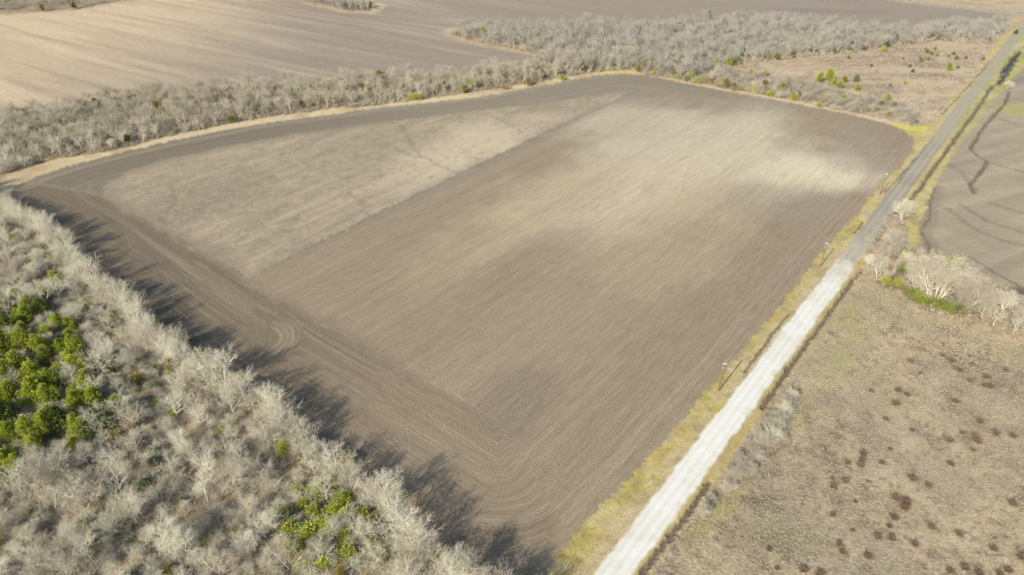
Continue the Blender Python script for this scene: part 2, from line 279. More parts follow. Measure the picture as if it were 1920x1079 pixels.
# --- relief
zz = .35*(n_mid-.5)*(1-isf*.6) + .16*(n_sm-.5)*(1-isf*.5) + .05*(n_xs-.5)
crown = sm(hw+2.5, hw, np.abs(RB)); zz = zz*(1-crown) + crown*(.35 - .03*np.abs(RB)) - dip
def make_mesh(name, V3, faces, uv=None, c=None, smooth=True):
    me = bpy.data.meshes.new(name); nv, nf = len(V3), len(faces); k = faces.shape[1]
    me.vertices.add(nv); me.vertices.foreach_set('co', np.asarray(V3, np.float32).ravel())
    me.loops.add(nf*k); me.loops.foreach_set('vertex_index', faces.astype(np.int32).ravel())
    me.polygons.add(nf); me.polygons.foreach_set('loop_start', np.arange(0, nf*k, k, dtype=np.int32))
    me.update(calc_edges=True)
    if smooth: me.polygons.foreach_set('use_smooth', np.ones(nf, bool))
    if uv is not None:
        l = me.uv_layers.new(name='UVMap'); l.data.foreach_set('uv', (uv if len(uv) == nf*k else uv[faces.ravel()]).astype(np.float32).ravel())
    if c is not None:
        a = me.color_attributes.new('Col', 'FLOAT_COLOR', 'POINT'); a.data.foreach_set('color', np.hstack([c, np.ones((nv, 1))]).astype(np.float32).ravel())
    return me
def N(nt, t, **kw):
    n = nt.nodes.new(t)
    for k, v in kw.items():
        if k.startswith('i'): n.inputs[int(k[1:])].default_value = v
        else: setattr(n, k, v)
    return n
def new_mat(name, rough=.9):
    m = bpy.data.materials.new(name); m.use_nodes = True; nt = m.node_tree; b = nt.nodes['Principled BSDF']
    b.inputs['Roughness'].default_value = rough; b.inputs['Specular IOR Level'].default_value = .15
    return m, nt, b
def ground_mat(name, layers, bump=.3, bscale=2.):       # layers: (u scale, v scale, amplitude, detail)
    m, nt, b = new_mat(name); L = nt.links
    at_ = N(nt, 'ShaderNodeAttribute', attribute_name='Col'); uv = N(nt, 'ShaderNodeUVMap', uv_map='UVMap'); fac = None; last = None
    for (su, sv, amp, det) in layers:
        mp = N(nt, 'ShaderNodeMapping'); mp.inputs['Scale'].default_value = (su, sv, 1); L.new(uv.outputs[0], mp.inputs[0])
        nz = N(nt, 'ShaderNodeTexNoise'); nz.inputs['Scale'].default_value = 1; nz.inputs['Detail'].default_value = det; nz.inputs['Roughness'].default_value = .6
        L.new(mp.outputs[0], nz.inputs['Vector'])
        r = N(nt, 'ShaderNodeMapRange'); r.inputs[1].default_value = .28; r.inputs[2].default_value = .72; r.inputs[3].default_value = 1-amp; r.inputs[4].default_value = 1+amp
        L.new(nz.outputs[0], r.inputs[0]); last = nz
        if fac is None: fac = r.outputs[0]
        else:
            mm = N(nt, 'ShaderNodeMath', operation='MULTIPLY'); L.new(fac, mm.inputs[0]); L.new(r.outputs[0], mm.inputs[1]); fac = mm.outputs[0]
    mu = N(nt, 'ShaderNodeVectorMath', operation='SCALE'); L.new(at_.outputs['Color'], mu.inputs[0]); L.new(fac, mu.inputs['Scale'])
    L.new(mu.outputs[0], b.inputs['Base Color'])
    bp = N(nt, 'ShaderNodeBump'); bp.inputs['Strength'].default_value = bump; bp.inputs['Distance'].default_value = .12
    L.new(fac, bp.inputs['Height']); L.new(bp.outputs[0], b.inputs['Normal'])
    return m
soil = ground_mat('tilled soil', [(.045,1.1,.085,3), (.14,2.3,.17,2), (2.4,3.0,.27,4)], .9)
rough_g = ground_mat('dry grass and litter', [(.5,.5,.10,5), (2.6,2.6,.24,4)], .8)
stub_m = ground_mat('stubble', [(.2,.9,.10,4), (1.2,2.6,.17,4)], .6)
past_m = ground_mat('dry pasture grass', [(.35,.35,.10,5), (1.3,1.9,.30,4), (4.,4.,.25,3)], 1.)
smooth_g = ground_mat('compacted road surface', [(.5,.5,.06,4), (3,3,.09,4)], .4)
GM = {'ploughed_field': soil, 'far_field': soil, 'stubble_patch': stub_m, 'gravel_road': smooth_g, 'asphalt_road': smooth_g, 'farm_track': smooth_g, 'far_road': smooth_g, 'dry_pasture': past_m, 'drained_field': stub_m}
idx = np.arange(nr*nc).reshape(nr, nc)
quads = np.stack([idx[:-1, :-1], idx[:-1, 1:], idx[1:, 1:], idx[1:, :-1]], -1).reshape(-1, 4)
P3 = np.stack([X, Y, zz], 1).astype(np.float32); UVs = np.stack([U, V], 1)
fz = zone[quads[:, 0]]
def struct(name, me, m):
    o = bpy.data.objects.new(name, me); me.materials.append(m); S.collection.objects.link(o); o['kind'] = 'structure'; return o
for n_, zi in Z.items():
    q = quads[fz == zi]
    if not len(q): continue
    used, inv = np.unique(q.ravel(), return_inverse=True); qr = q.ravel()      # every face takes its texture axes from its own surface
    if n_ == 'ploughed_field':
        sy = np.repeat(SYS[q[:, 0]], 4); uvl = np.stack([np.choose(sy, [u[qr] for u in SU]), np.choose(sy, [v[qr] for v in SV])], 1)
    elif n_ == 'stubble_patch': uvl = np.stack([rs_a[qr], rs_b[qr]], 1)
    elif n_ == 'far_field': uvl = np.stack([f_al[qr], f_ac[qr]], 1)
    else: uvl = np.stack([X[qr], Y[qr]], 1)
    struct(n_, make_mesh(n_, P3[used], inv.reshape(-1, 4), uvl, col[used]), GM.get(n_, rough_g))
del quads, fz
print('terrain', time.time()-T0)
#TREES#
# ---------------------------------------------------------------- plant materials
def plant_mat(name, c1, c2, rough=.85, trans=0.):
    m, nt, b = new_mat(name, rough); L = nt.links
    oi = N(nt, 'ShaderNodeObjectInfo'); g = N(nt, 'ShaderNodeNewGeometry'); tc = N(nt, 'ShaderNodeTexCoord')
    nz = N(nt, 'ShaderNodeTexNoise'); nz.inputs['Scale'].default_value = .55; nz.inputs['Detail'].default_value = 3; L.new(g.outputs['Position'], nz.inputs['Vector'])
    r = N(nt, 'ShaderNodeMapRange'); r.inputs[1].default_value = .3; r.inputs[2].default_value = .7; L.new(nz.outputs[0], r.inputs[0])
    nb = N(nt, 'ShaderNodeTexNoise'); nb.inputs['Scale'].default_value = .09; nb.inputs['Detail'].default_value = 2; L.new(g.outputs['Position'], nb.inputs['Vector'])
    rb = N(nt, 'ShaderNodeMapRange'); rb.inputs[1].default_value = .35; rb.inputs[2].default_value = .65; rb.inputs[4].default_value = .4; L.new(nb.outputs[0], rb.inputs[0])
    a = N(nt, 'ShaderNodeMath', operation='MULTIPLY_ADD'); a.inputs[1].default_value = .3; L.new(oi.outputs['Random'], a.inputs[0]); L.new(rb.outputs[0], a.inputs[2])
    h = a; a = N(nt, 'ShaderNodeMath', operation='MULTIPLY_ADD'); a.inputs[1].default_value = .35; L.new(r.outputs[0], a.inputs[0]); L.new(h.outputs[0], a.inputs[2])
    mx = N(nt, 'ShaderNodeMix', data_type='RGBA'); L.new(a.outputs[0], mx.inputs['Factor'])
    mx.inputs['A'].default_value = (*c1, 1); mx.inputs['B'].default_value = (*c2, 1); L.new(mx.outputs['Result'], b.inputs['Base Color'])
    if trans:
        t = N(nt, 'ShaderNodeBsdfTranslucent'); L.new(mx.outputs['Result'], t.inputs[0]); ms = N(nt, 'ShaderNodeMixShader'); ms.inputs[0].default_value = trans
        L.new(b.outputs[0], ms.inputs[1]); L.new(t.outputs[0], ms.inputs[2]); L.new(ms.outputs[0], nt.nodes['Material Output'].inputs[0])
    return m
M = {
 'bark': plant_mat('pale bark', (.40,.36,.285), (.60,.55,.44)),
 'twig': plant_mat('bare twigs', (.33,.30,.215), (.66,.62,.47)),
 'twig_far': plant_mat('bare twigs far', (.19,.175,.145), (.36,.335,.28)),
 'twig_b': plant_mat('brown grey twigs', (.27,.23,.165), (.54,.48,.36)),
 'belt_twig': plant_mat('belt twigs', (.24,.21,.15), (.50,.45,.335)),
 'shrub': plant_mat('grey shrub', (.20,.18,.14), (.36,.33,.26)),
 'pshrub': plant_mat('pinkish shrub', (.23,.18,.145), (.34,.28,.22)),
 'brush': plant_mat('grey brush', (.29,.245,.18), (.48,.42,.32)),
 'brown': plant_mat('brown brush', (.20,.12,.07), (.30,.19,.11)),
 'russet': plant_mat('russet weeds', (.12,.078,.05), (.20,.135,.09)),
 'cedar': plant_mat('cedar foliage', (.19,.235,.028), (.45,.47,.07), trans=.3),
 'dcedar': plant_mat('dark cedar foliage', (.10,.125,.028), (.20,.22,.05), trans=.2),
 'olive': plant_mat('olive foliage', (.19,.16,.045), (.31,.255,.07), trans=.25),
 'lime': plant_mat('lime foliage', (.22,.25,.045), (.36,.37,.07), trans=.3),
 'grey_leaf': plant_mat('grey green foliage', (.15,.17,.09), (.23,.245,.14), trans=.2),
 'dry': plant_mat('dry grass', (.26,.21,.14), (.42,.35,.25)),
 'pole': plant_mat('weathered pole wood', (.13,.075,.045), (.17,.10,.06)),
}
# ---------------------------------------------------------------- branch and leaf geometry (numpy)
def rvec(r): v = np.array([r.gauss(0,1), r.gauss(0,1), r.gauss(0,1)]); return v/np.linalg.norm(v)
def grow(r, p, d, L, rad, lev, sp, out):
    ns = sp['segs'][lev]; kids = []
    for i in range(ns):
        d = d + rvec(r)*sp['wob'][lev] + np.array([0,0,sp['up'][lev]]); d /= np.linalg.norm(d)
        q = p + d*L/ns; r1 = rad*(sp['tap'] if i < ns-1 else sp['tap']*.8); out.append((p, q, rad, r1, lev)); kids.append((p, q, d, rad)); p = q; rad = r1
    if lev+1 < len(sp['n']):
        n = sp['n'][lev+1]; lo = sp['lo'][lev]; a0 = r.random()*6.28
        for k in range(n):
            f = lo + (1-lo)*(k+.3+.7*r.random())/n; s = min(int(f*ns), ns-1); a, b_, dd, rr_ = kids[s]; pp = a + (b_-a)*(f*ns-s)
            az = a0 + k*2.4 + r.uniform(-.4,.4); u = np.cross(dd, [0,0,1.]) if abs(dd[2]) < .95 else np.array([1.,0,0]); u /= np.linalg.norm(u); v = np.cross(dd, u)
            an = math.radians(r.uniform(*sp['ang'][lev])); nd = dd*math.cos(an) + (u*math.cos(az)+v*math.sin(az))*math.sin(an)
            grow(r, pp, nd, L*sp['rat'][lev]*r.uniform(.75,1.15)*(1.1-.45*f), min(rr_*.75, max(rr_*sp['rr'], sp['rmin'])), lev+1, sp, out)
def tubes(segs, sides):
    if not len(segs): return np.zeros((0,3)), np.zeros((0,4), int)
    A = np.array([s[0] for s in segs]); B = np.array([s[1] for s in segs]); ra = np.array([s[2] for s in segs]); rb = np.array([s[3] for s in segs])
    D = B-A; D /= np.linalg.norm(D, axis=1)[:, None]+1e-9; ref = np.where(np.abs(D[:, 2:3]) > .9, [[1.,0,0]], [[0,0,1.]])
    u = np.cross(D, ref); u /= np.linalg.norm(u, axis=1)[:, None]; v = np.cross(D, u); V = []
    for P, r_ in ((A, ra), (B, rb)):
        for k in range(sides):
            a = 6.2832*k/sides; V.append(P + (u*math.cos(a)+v*math.sin(a))*r_[:, None])
    V = np.stack(V, 1); n = len(segs); base = np.arange(n)[:, None, None]*(2*sides)
    f = np.array([[k, (k+1) % sides, sides+(k+1) % sides, sides+k] for k in range(sides)])[None]
    return V.reshape(-1, 3), (base+f).reshape(-1, 4)
def cat(parts):
    V = []; F = []; o = 0
    for v, f in parts: V.append(v); F.append(f+o); o += len(v)
    return np.concatenate(V), np.concatenate(F)
FINE = dict(segs=[4,4,3,2,2], wob=[.10,.16,.20,.22,.3], up=[.08,.10,.07,.05,.03], tap=.82, n=[1,9,7,6,3], lo=[.22,.2,.15,.1], ang=[(28,58),(25,55),(25,60),(25,65)], rat=[.76,.60,.55,.6], rr=.62, rmin=.021)
def bare_tree(seed, h, spread=1., stems=1, sp=FINE, rad=.15):
    r = random.Random(seed); out = []; s = dict(sp); s['ang'] = [(a*spread, b*spread) for a, b in sp['ang']]
    for k in range(stems):
        a = r.random()*6.28; t = (.12 if stems == 1 else r.uniform(.25,.6))*spread
        d = np.array([math.cos(a)*t, math.sin(a)*t, 1.]); d /= np.linalg.norm(d)
        grow(r, np.array([0,0,-.2]), d, h*.62*r.uniform(.85,1.05), rad*(1 if stems == 1 else .7), 0, s, out)
    return out
def leaf_quads(r, C, n, sz, ln, wd, outc):
    g = np.random.default_rng(r.randrange(1 << 30)); i = g.integers(0, len(C), n); P = C[i] + g.normal(0, 1, (n,3))*sz
    D = P - outc; D /= np.linalg.norm(D, axis=1)[:, None]+1e-9; D = D*.8 + g.normal(0,.55,(n,3)) + [0,0,.45]; D /= np.linalg.norm(D, axis=1)[:, None]
    W = np.cross(D, g.normal(0,1,(n,3))); W /= np.linalg.norm(W, axis=1)[:, None]+1e-9; l = ln*g.uniform(.6,1.3,(n,1)); w_ = wd*g.uniform(.7,1.3,(n,1))
    V = np.stack([P, P+D*l*.5+W*w_, P+D*l, P+D*l*.5-W*w_], 1).reshape(-1,3); return V, np.arange(4*n).reshape(-1,4)
def evergreen(seed, h, rad, shape, nclump, nleaf, ln=.42, wd=.085, csz=.30):   # feathery boughs, each lined with leaf sprays
    r = random.Random(seed); g = np.random.default_rng(seed); Vs = []
    lob = [(r.random()*6.28, r.uniform(.75,1.15)) for _ in range(5)]; sub = [(g.normal(0, rad*.3), g.normal(0, rad*.3), r.uniform(.72,1.)) for _ in range(3)]
    for k in range(nclump):
        f = r.random()**.8; a = r.random()*6.28; lb = 1+.3*sum(math.cos(a*(j+2)+p)*q for j, (p, q) in enumerate(lob))/2
        pr = {'cone': (1-f)**.8*min(1, (f+.15)*4)+.06, 'round': math.sqrt(max(0, 1-(2*f-1)**2))*.9+.1, 'mound': math.sqrt(max(0, 1-f*f))+.05}[shape]
        L = rad*pr*lb*r.uniform(.75,1.2); el = math.radians(r.uniform(15,50)+35*f); sx, sy, sh = sub[k % 3]
        D = np.array([math.cos(a)*math.cos(el), math.sin(a)*math.cos(el), math.sin(el)]); B = np.array([sx*(1-f), sy*(1-f), h*sh*(.04+.84*f)])
        n = nleaf; t = g.uniform(.25, 1., (n,1)); spread = (1.15-t)*L*.32+.05
        P = B + D*L*t + g.normal(0, 1, (n,3))*spread*[1,1,.5]
        dd = D*1.0 + g.normal(0,.45,(n,3)); dd /= np.linalg.norm(dd, axis=1)[:, None]
        W = np.cross(dd, g.normal(0,1,(n,3))); W /= np.linalg.norm(W, axis=1)[:, None]+1e-9; l = ln*g.uniform(.6,1.3,(n,1)); w_ = wd*g.uniform(.7,1.3,(n,1))
        Vs.append(np.stack([P, P+dd*l*.5+W*w_, P+dd*l, P+dd*l*.5-W*w_], 1).reshape(-1,3))
    V = np.concatenate(Vs); V[:, 2] = np.maximum(V[:, 2], .02); return V, np.arange(len(V)).reshape(-1,4)
def mesh_of(name, V, F, m, smooth=False):
    me = make_mesh(name, V, F, smooth=smooth); me.materials.append(m); return me
# ---------------------------------------------------------------- placing
def link(name, data, parent=None): o = bpy.data.objects.new(name, data); S.collection.objects.link(o); o.parent = parent; return o
def put(name, cat_, label, parts, x, y, s=1., rz=None, group=None, z=0., tilt=None, sz=None):
    if isinstance(parts, list):                          # a thing of several parts: an Empty at its base
        t = link(name, None); t.empty_display_size = .5
        for pn, me in parts: link(pn, me, t)
    else: t = link(name, parts)
    t.location = (float(x), float(y), z); t.scale = (s, s, s*(sz or 1)); t.rotation_euler = (*(tilt or (R.uniform(-.05,.05), R.uniform(-.05,.05))), R.random()*6.28 if rz is None else rz)
    t['label'] = label; t['category'] = cat_
    if group: t['group'] = group
    return t
def bare_parts(i, out, bark, twig, kind='bare_tree'):
    a = tubes([s for s in out if s[4] == 0], 7); b_ = tubes([s for s in out if s[4] == 1], 5); c = tubes([s for s in out if s[4] >= 2], 3)
    return [('trunk', mesh_of('trunk_mesh', *cat([a, b_]), bark, True)), ('crown', mesh_of('crown_mesh', *c, twig))]
BARE = []
for i, (h, sp_, st) in enumerate([(11,1,1),(10,1.1,1),(12,.85,1),(9,1.15,2),(10,1,3),(11,.9,2),(8,1.2,1),(12,1,1),(9.5,1.05,3),(7,1.1,4)]):
    BARE.append(bare_parts(i, bare_tree(100+i, h, sp_, st), M['bark'], M['twig_b' if i in (1,3,6,8) else 'twig']))
MED = dict(FINE, n=[1,7,6,6], segs=[3,3,2,2], rmin=.03)
FARV = []
for i in range(6):
    out = bare_tree(300+i, R.uniform(9,11.5), R.uniform(.85,1.05), 1 if i < 4 else 3, MED, .17); FARV.append(cat([tubes([s for s in out if s[4] < 2], 4), tubes([s for s in out if s[4] >= 2], 3)]))
SHR = dict(FINE, n=[1,6,6,4], segs=[3,2,2,2], up=[.02,.03,.02,.02,.02], rmin=.018)
SHRUB = []                                               # low bare many-stemmed shrubs, 1 m unit of about 3 m height
for i in range(5): SHRUB.append(tubes(bare_tree(400+i, 4.2, 1.3, 9, SHR, .05), 3))
SHRUBM = [mesh_of('bare_shrub_mesh', *v, M[k]) for v, k in zip(SHRUB, ['shrub','pshrub','shrub','belt_twig','shrub'])]; BROWNM = [mesh_of('brown_shrub_mesh', *v, M['brown']) for v in SHRUB[:3]]
def ev_parts(V, F, m, h): return [('trunk', mesh_of('trunk_mesh', *tubes([(np.array([0,0,-.2]), np.array([.05,0,h*.5]), .12, .07), (np.array([.05,0,h*.5]), np.array([0,0,h*.85]), .07, .02)], 6), M['bark'], True)), ('crown', mesh_of('crown_mesh', V, F, m))]
CED = {}
for mn in ('cedar', 'dcedar', 'olive', 'lime', 'grey_leaf'):
    L_ = []
    for i in range(4 if mn == 'cedar' else 2):
        sh = {'cedar': 'cone', 'dcedar': 'cone', 'olive': 'round', 'lime': 'round', 'grey_leaf': 'mound'}[mn]; L_.append(ev_parts(*evergreen(500+i+hash(len(mn)) % 7*10, 6.5, 2.5 if sh == 'cone' else 2.4, sh, 170, 60, .33, .068), M[mn], 6.5))
    CED[mn] = L_
BUSH = {mn: [mesh_of(mn+'_bush_mesh', *evergreen(560+i, 2.2, 1.5, 'mound', 60, 30, .26, .07, .35), M[mn]) for i in range(2)] for mn in ('cedar', 'dcedar', 'olive', 'lime', 'grey_leaf')}
def scatter(P, dmin, n, edge=0., tries=60):              # random spots at least dmin apart inside a polygon
    x0, y0 = P.min(0); x1, y1 = P.max(0); g = np.random.default_rng(int(abs(P.sum())) % 9999 + n); pts = []; cell = {}
    C = np.stack([g.uniform(x0, x1, n*tries), g.uniform(y0, y1, n*tries)], 1)
    ok = inside(C[:, 0], C[:, 1], P)
    if edge: ok &= dline(C[:, 0], C[:, 1], P, True) > edge
    for x, y in C[ok]:
        k = (int(x//dmin), int(y//dmin))
        if any((x-a)**2+(y-b)**2 < dmin*dmin for i in (-1,0,1) for j in (-1,0,1) for a, b in cell.get((k[0]+i, k[1]+j), ())): continue
        cell.setdefault(k, []).append((x, y)); pts.append((x, y))
        if len(pts) >= n: break
    return pts
def pix(x, y, z=0.):                                      # ground point -> photo pixel
    d = y*cT + (CAM_H-z)*sT; return 960 + x/d*F_PX, 540 + ((CAM_H-z)*cT - y*sT)/d*F_PX
def joined(name, variants, pts, smin, smax, m, label, cat_, grp=None):
    parts = []
    for x, y in pts:
        V, F = variants[R.randrange(len(variants))]; a = R.random()*6.28; s = R.uniform(smin, smax); c, q = math.cos(a)*s, math.sin(a)*s
        W = np.empty_like(V); W[:, 0] = V[:, 0]*c - V[:, 1]*q + x; W[:, 1] = V[:, 0]*q + V[:, 1]*c + y; W[:, 2] = V[:, 2]*s*R.uniform(.85,1.15); parts.append((W, F))
    o = link(name, mesh_of(name+'_mesh', *cat(parts), m)); o['kind'] = 'stuff'; o['label'] = label; o['category'] = cat_; return o
# --- evergreens and bushes traced one by one: (px, py of the crown's middle, height in metres, material, label)
NEAR_CED = [(4,578,7),(40,565,6),(62,572,6),(92,553,5.5),(82,578,6),(58,593,6),(15,610,7),(115,605,6),(45,640,7),(75,650,7),(10,645,7),(145,650,7),(165,668,6.5),(150,690,7),(40,680,7),(70,700,7),(100,715,6.5),(22,705,7),(120,655,6),(5,690,7),(33,738,7),(68,732,7),(15,775,7),(95,745,6),(150,758,7),(185,750,7),(168,735,6),(195,792,6.5),(150,805,6.5),(120,785,7),(95,797,6.5),(60,808,6.5),(30,815,6.5),(75,832,5),(230,765,5.5),(18,862,5),(10,895,5),(27,885,4.5),(-25,600,7),(-20,660,7),(-30,720,7),(-25,790,7),(-20,850,6),(145,838,4.5),(205,690,5),(-5,750,7)]
for px, py, h in NEAR_CED:
    x, y = at(px + 0, py + h*2.6); k = 'cedar' if R.random() < .8 else 'dcedar'; P_ = CED[k]
    put('cedar_tree', 'cedar tree', ('smaller' if h < 6 else 'large') + (' dark' if k == 'dcedar' else ' yellow green') + ' cedar of the evergreen patch, ' + ('top' if py < 600 else 'upper' if py < 660 else 'middle' if py < 720 else 'lower' if py < 790 else 'bottom') + ' tier, ' + ('at the picture edge' if px < 25 else 'second in from the edge' if px < 72 else 'near its centre line' if px < 125 else 'on its open right side'), P_[R.randrange(len(P_))], x, y, h/6.5*R.uniform(1.15,1.4), group='cedars of the evergreen patch in the near woodland')
for x, y in scatter(poly((0,585),(60,575),(130,600),(175,660),(240,775),(200,830),(110,850),(20,905),(-60,900),(-60,600)), 3.6, 42, 1):
    px, py = pix(x, y); k = R.choice(['cedar','cedar','lime','dcedar']); P_ = CED[k]
    put('cedar_tree', 'cedar tree', 'low ' + {'cedar':'yellow green','lime':'lime green','dcedar':'dark'}[k] + ' cedar filling gaps of the evergreen patch, ' + ('top' if py < 660 else 'middle' if py < 780 else 'bottom') + (' left' if px < 60 else ' centre' if px < 130 else ' right'), P_[R.randrange(len(P_))], x, y, R.uniform(.62,.9), group='low cedars filling the evergreen patch')
for px, py, h, k, lab in [
 (108,522,5,'lime','upper yellow green cedar above the evergreen patch, beside pale bare trees'),
 (240,543,6.5,'cedar','yellow green cedar at the woodland edge, farthest along the upper row'),
 (265,588,5,'olive','small olive cedar just behind the woodland edge below the uppermost edge cedar'),
 (298,600,4.5,'dcedar','dark green cedar half hidden at the woodland edge by the tree shadows'),
 (347,634,5,'dcedar','dark green cedar on the woodland edge among bare crowns, left of the turning marks'),
 (368,668,5,'cedar','bright cedar on the woodland edge right under a dark cedar'),
 (325,690,5.5,'olive','olive green cedar inside the woodland left of the edge cedars'),
 (220,595,4,'olive','olive bush among pale bare crowns above the woodland middle'),
 (165,583,4,'lime','small lime cedar between the evergreen patch and the woodland edge'),
 (200,670,4,'olive','olive cedar right of the evergreen patch among bare trees'),
 (519,770,4.2,'lime','bright green small cedar alone on the woodland edge beside dark shadow'),
 (537,842,4,'lime','lime green shrub leaning out of the bare edge trees above the lower green undergrowth'),
 (567,865,3,'olive','small olive shrub just below the lime shrub on the woodland edge'),
 (290,868,3.5,'grey_leaf','dull grey green shrub in the middle of the bare woodland'),
 (828,1045,3.5,'lime','bright green cedar at the lower right tip of the woodland'),
 (702,934,2.5,'dcedar','small dark green cedar between white trunks at the woodland edge'),
 (640,1075,3,'olive','olive bush at the bottom edge of the picture among bare trees')]:
    x, y = at(px, py + h*3); put('cedar_tree', 'cedar tree', lab, CED[k][R.randrange(2)], x, y, h/6.5*1.1)
for px, py in [(570,945),(612,990),(547,995),(625,910),(600,1028),(573,1052),(533,965),(645,935),(650,862),(647,1003),(690,1000),(680,970),(560,920),(590,960),(630,960),(655,1040),(610,1055),(545,1035),(705,1030),(580,1000),(650,970),(600,925)]:
    x, y = at(px, py+10); put('green_shrub', 'shrub', 'low green shrub under bare trees, in the ' + ('upper' if py < 970 else 'lower') + (' left' if px < 600 else ' right') + ' of the woodland shrub patch', BUSH['lime' if R.random() < .6 else 'cedar'][R.randrange(2)], x, y, R.uniform(1.1,1.7), group='green undershrubs in the lower woodland')
FARG = [ # far evergreens and shrubs
 (905,64,7,'cedar','bright conical cedar at the front of the far wood near its left tip'),
 (1095,68,4,'dcedar','dark cedar deep in the far wood, left one'),(1127,61,4,'dcedar','dark cedar deep in the far wood, right one'),
 (975,78,4,'lime','low green cedar on the far wood edge beside the pale field margin'),
 (1327,32,8,'dcedar','tallest dark cedar rising at the back of the far wood'),(1345,50,6,'dcedar','broad dark cedar just in front of the tall back cedar'),(1305,47,5,'dcedar','dark cedar left of the tall back cedar in the far wood'),
 (1394,102,7,'dcedar','tall dark cedar on the front edge of the far wood'),(1343,117,5,'cedar','leftmost green cedar of the front row at the scrub pasture'),(1367,118,5.5,'cedar','green cedar second from the left in the front row at the scrub pasture'),(1382,113,5,'cedar','green cedar tucked against the tall dark cedar'),
 (1455,108,5,'dcedar','green cedar right of the tall dark cedar on the far wood front'),(1435,107,4.5,'dcedar','dark cedar between two taller cedars on the far wood front'),(1484,103,5.5,'dcedar','rightmost dense cedar of the front row at the scrub pasture'),
 (1563,97,3.5,'dcedar','small dark cedar at the foot of the far wood, left of the lone pasture cedar'),(1593,95,3,'dcedar','smaller dark cedar at the foot of the far wood'),
 (1657,94,4.5,'cedar','lone conical cedar at the upper margin of the scrub pasture'),(1776,127,5,'cedar','lone round bright cedar in the open scrub pasture near the road'),
 (1696,157,2,'lime','tiny yellow green cedar in the middle of the scrub pasture'),(1605,149,4.5,'grey_leaf','blue green cedar standing right of the big bright evergreen'),(1606,167,3.5,'lime','small lime cedar below the blue green cedar'),
 (1537,150,5,'lime','left half of the big bright evergreen clump in the scrub pasture'),(1552,147,6.5,'lime','tallest crown of the big bright evergreen clump in the scrub pasture'),(1562,160,4.5,'lime','lower right crown of the big bright evergreen clump'),(1573,163,4,'lime','small crown at the right end of the big bright evergreen clump'),(1581,152,3.5,'olive','dull shrub just behind the right end of the bright evergreen clump'),
 (1406,137,4.5,'cedar','green cedar standing behind the field edge hedge, left of a pair'),(1434,140,4.5,'cedar','green cedar standing behind the field edge hedge, right of a pair'),
 (1359,160,4.5,'olive','olive cedar at the ploughed field edge below the pink scrub'),(1376,163,4.5,'dcedar','grey green cedar at the ploughed field edge'),(1411,170,3.2,'cedar','round green bush at the ploughed field edge below a pale bare tree'),(1432,160,4,'olive','olive bush between bare shrubs of the field edge hedge'),(1443,178,3,'cedar','low green bush on the field edge, left of the widest bush'),(1466,168,4.5,'olive','olive cedar in the middle of the field edge hedge'),(1486,184,4,'cedar','widest green bush on the field edge hedge'),(1498,180,3.6,'dcedar','dark bush at the right of the widest hedge bush'),(1534,199,2.6,'lime','small lime bush at the foot of grey shrubs on the field edge'),(1542,186,3,'olive','olive bush within the grey shrubs of the field edge'),(1580,185,3,'lime','yellow green bush showing through the grey shrubs of the hedge'),
 (1290,145,3,'cedar','low green bush right at the field corner hedge'),(1320,152,3,'cedar','green bush at the foot of the white leaning hedge tree'),(1302,140,3.2,'dcedar','dark bush behind the low green corner bush'),
 (1662,187,3.6,'lime','yellow green cedar at the right end of the hedge'),(1650,198,3,'dcedar','dark low cedar left of the hedge end cedar'),(1677,200,3,'dcedar','dark low cedar right of the hedge end cedar'),
 (1208,124,5,'olive','golden olive cedar, left crown of the group at the field top'),(1195,132,4,'olive','low golden cedar at the left foot of the group at the field top'),(1222,124,5,'olive','golden olive cedar, right crown of the group at the field top'),(1230,135,3.6,'olive','small golden cedar below the right crown of the field top group'),(1248,135,4,'olive','golden cedar amid grey brush right of the field top group'),(1262,142,3.6,'olive','golden low cedar sloping down the field edge'),(1180,122,4,'dcedar','dark cedar left of the golden group at the field top'),
 (1090,130,5,'olive','orange tinted cedar in the tree belt left of the field top'),(1053,148,3.2,'lime','small green cedar at the front of the belt left of the field top'),(990,157,4,'olive','olive cedar at the belt front near the field top'),(948,165,3.6,'brown','x'),
 (885,162,5,'lime','tall lime cedar in the belt front left of a brown shrub'),(870,171,4,'olive','olive cedar just left of the tall lime belt cedar'),(787,184,3,'lime','right bright bush of the pair on the belt front'),(775,185,3,'cedar','left bright bush of the pair on the belt front'),
 (700,160,4,'dcedar','dark cedar deep in the middle of the belt'),(605,193,4,'olive','yellow cedar at the belt front beside the field margin'),(573,198,4,'olive','golden cedar at the belt front left of the yellow one'),(560,195,5,'dcedar','dark cedar behind the golden belt cedars'),(483,205,5,'dcedar','dark green cedar at belt front, second group from the left'),(466,202,4.5,'olive','olive cedar at belt front, second group from the left'),(436,226,3.2,'dcedar','dark green cedar low at the belt front by itself'),(405,173,4,'dcedar','dark cedar deep in the left part of the belt'),(230,192,3.5,'dcedar','dark cedar at the back of the left belt'),(25,205,4,'lime','green cedar at the back of the belt near the left edge of the picture'),(445,200,4,'olive','faint olive cedar within the belt left of the second group'),(298,195,4,'olive','yellowish shrub in the middle of the left belt'),
 (80,18,5,'olive','olive cedar at the front of the top left grove'),(140,13,6,'dcedar','green cedar at the right of the top left grove'),(695,12,5,'olive','golden cedar at the right end of the small top grove'),(1905,62,4,'dcedar','dark cedar beside the far end of the road'),(1880,45,6,'dcedar','dark cedar at the right end of the far wood'),]
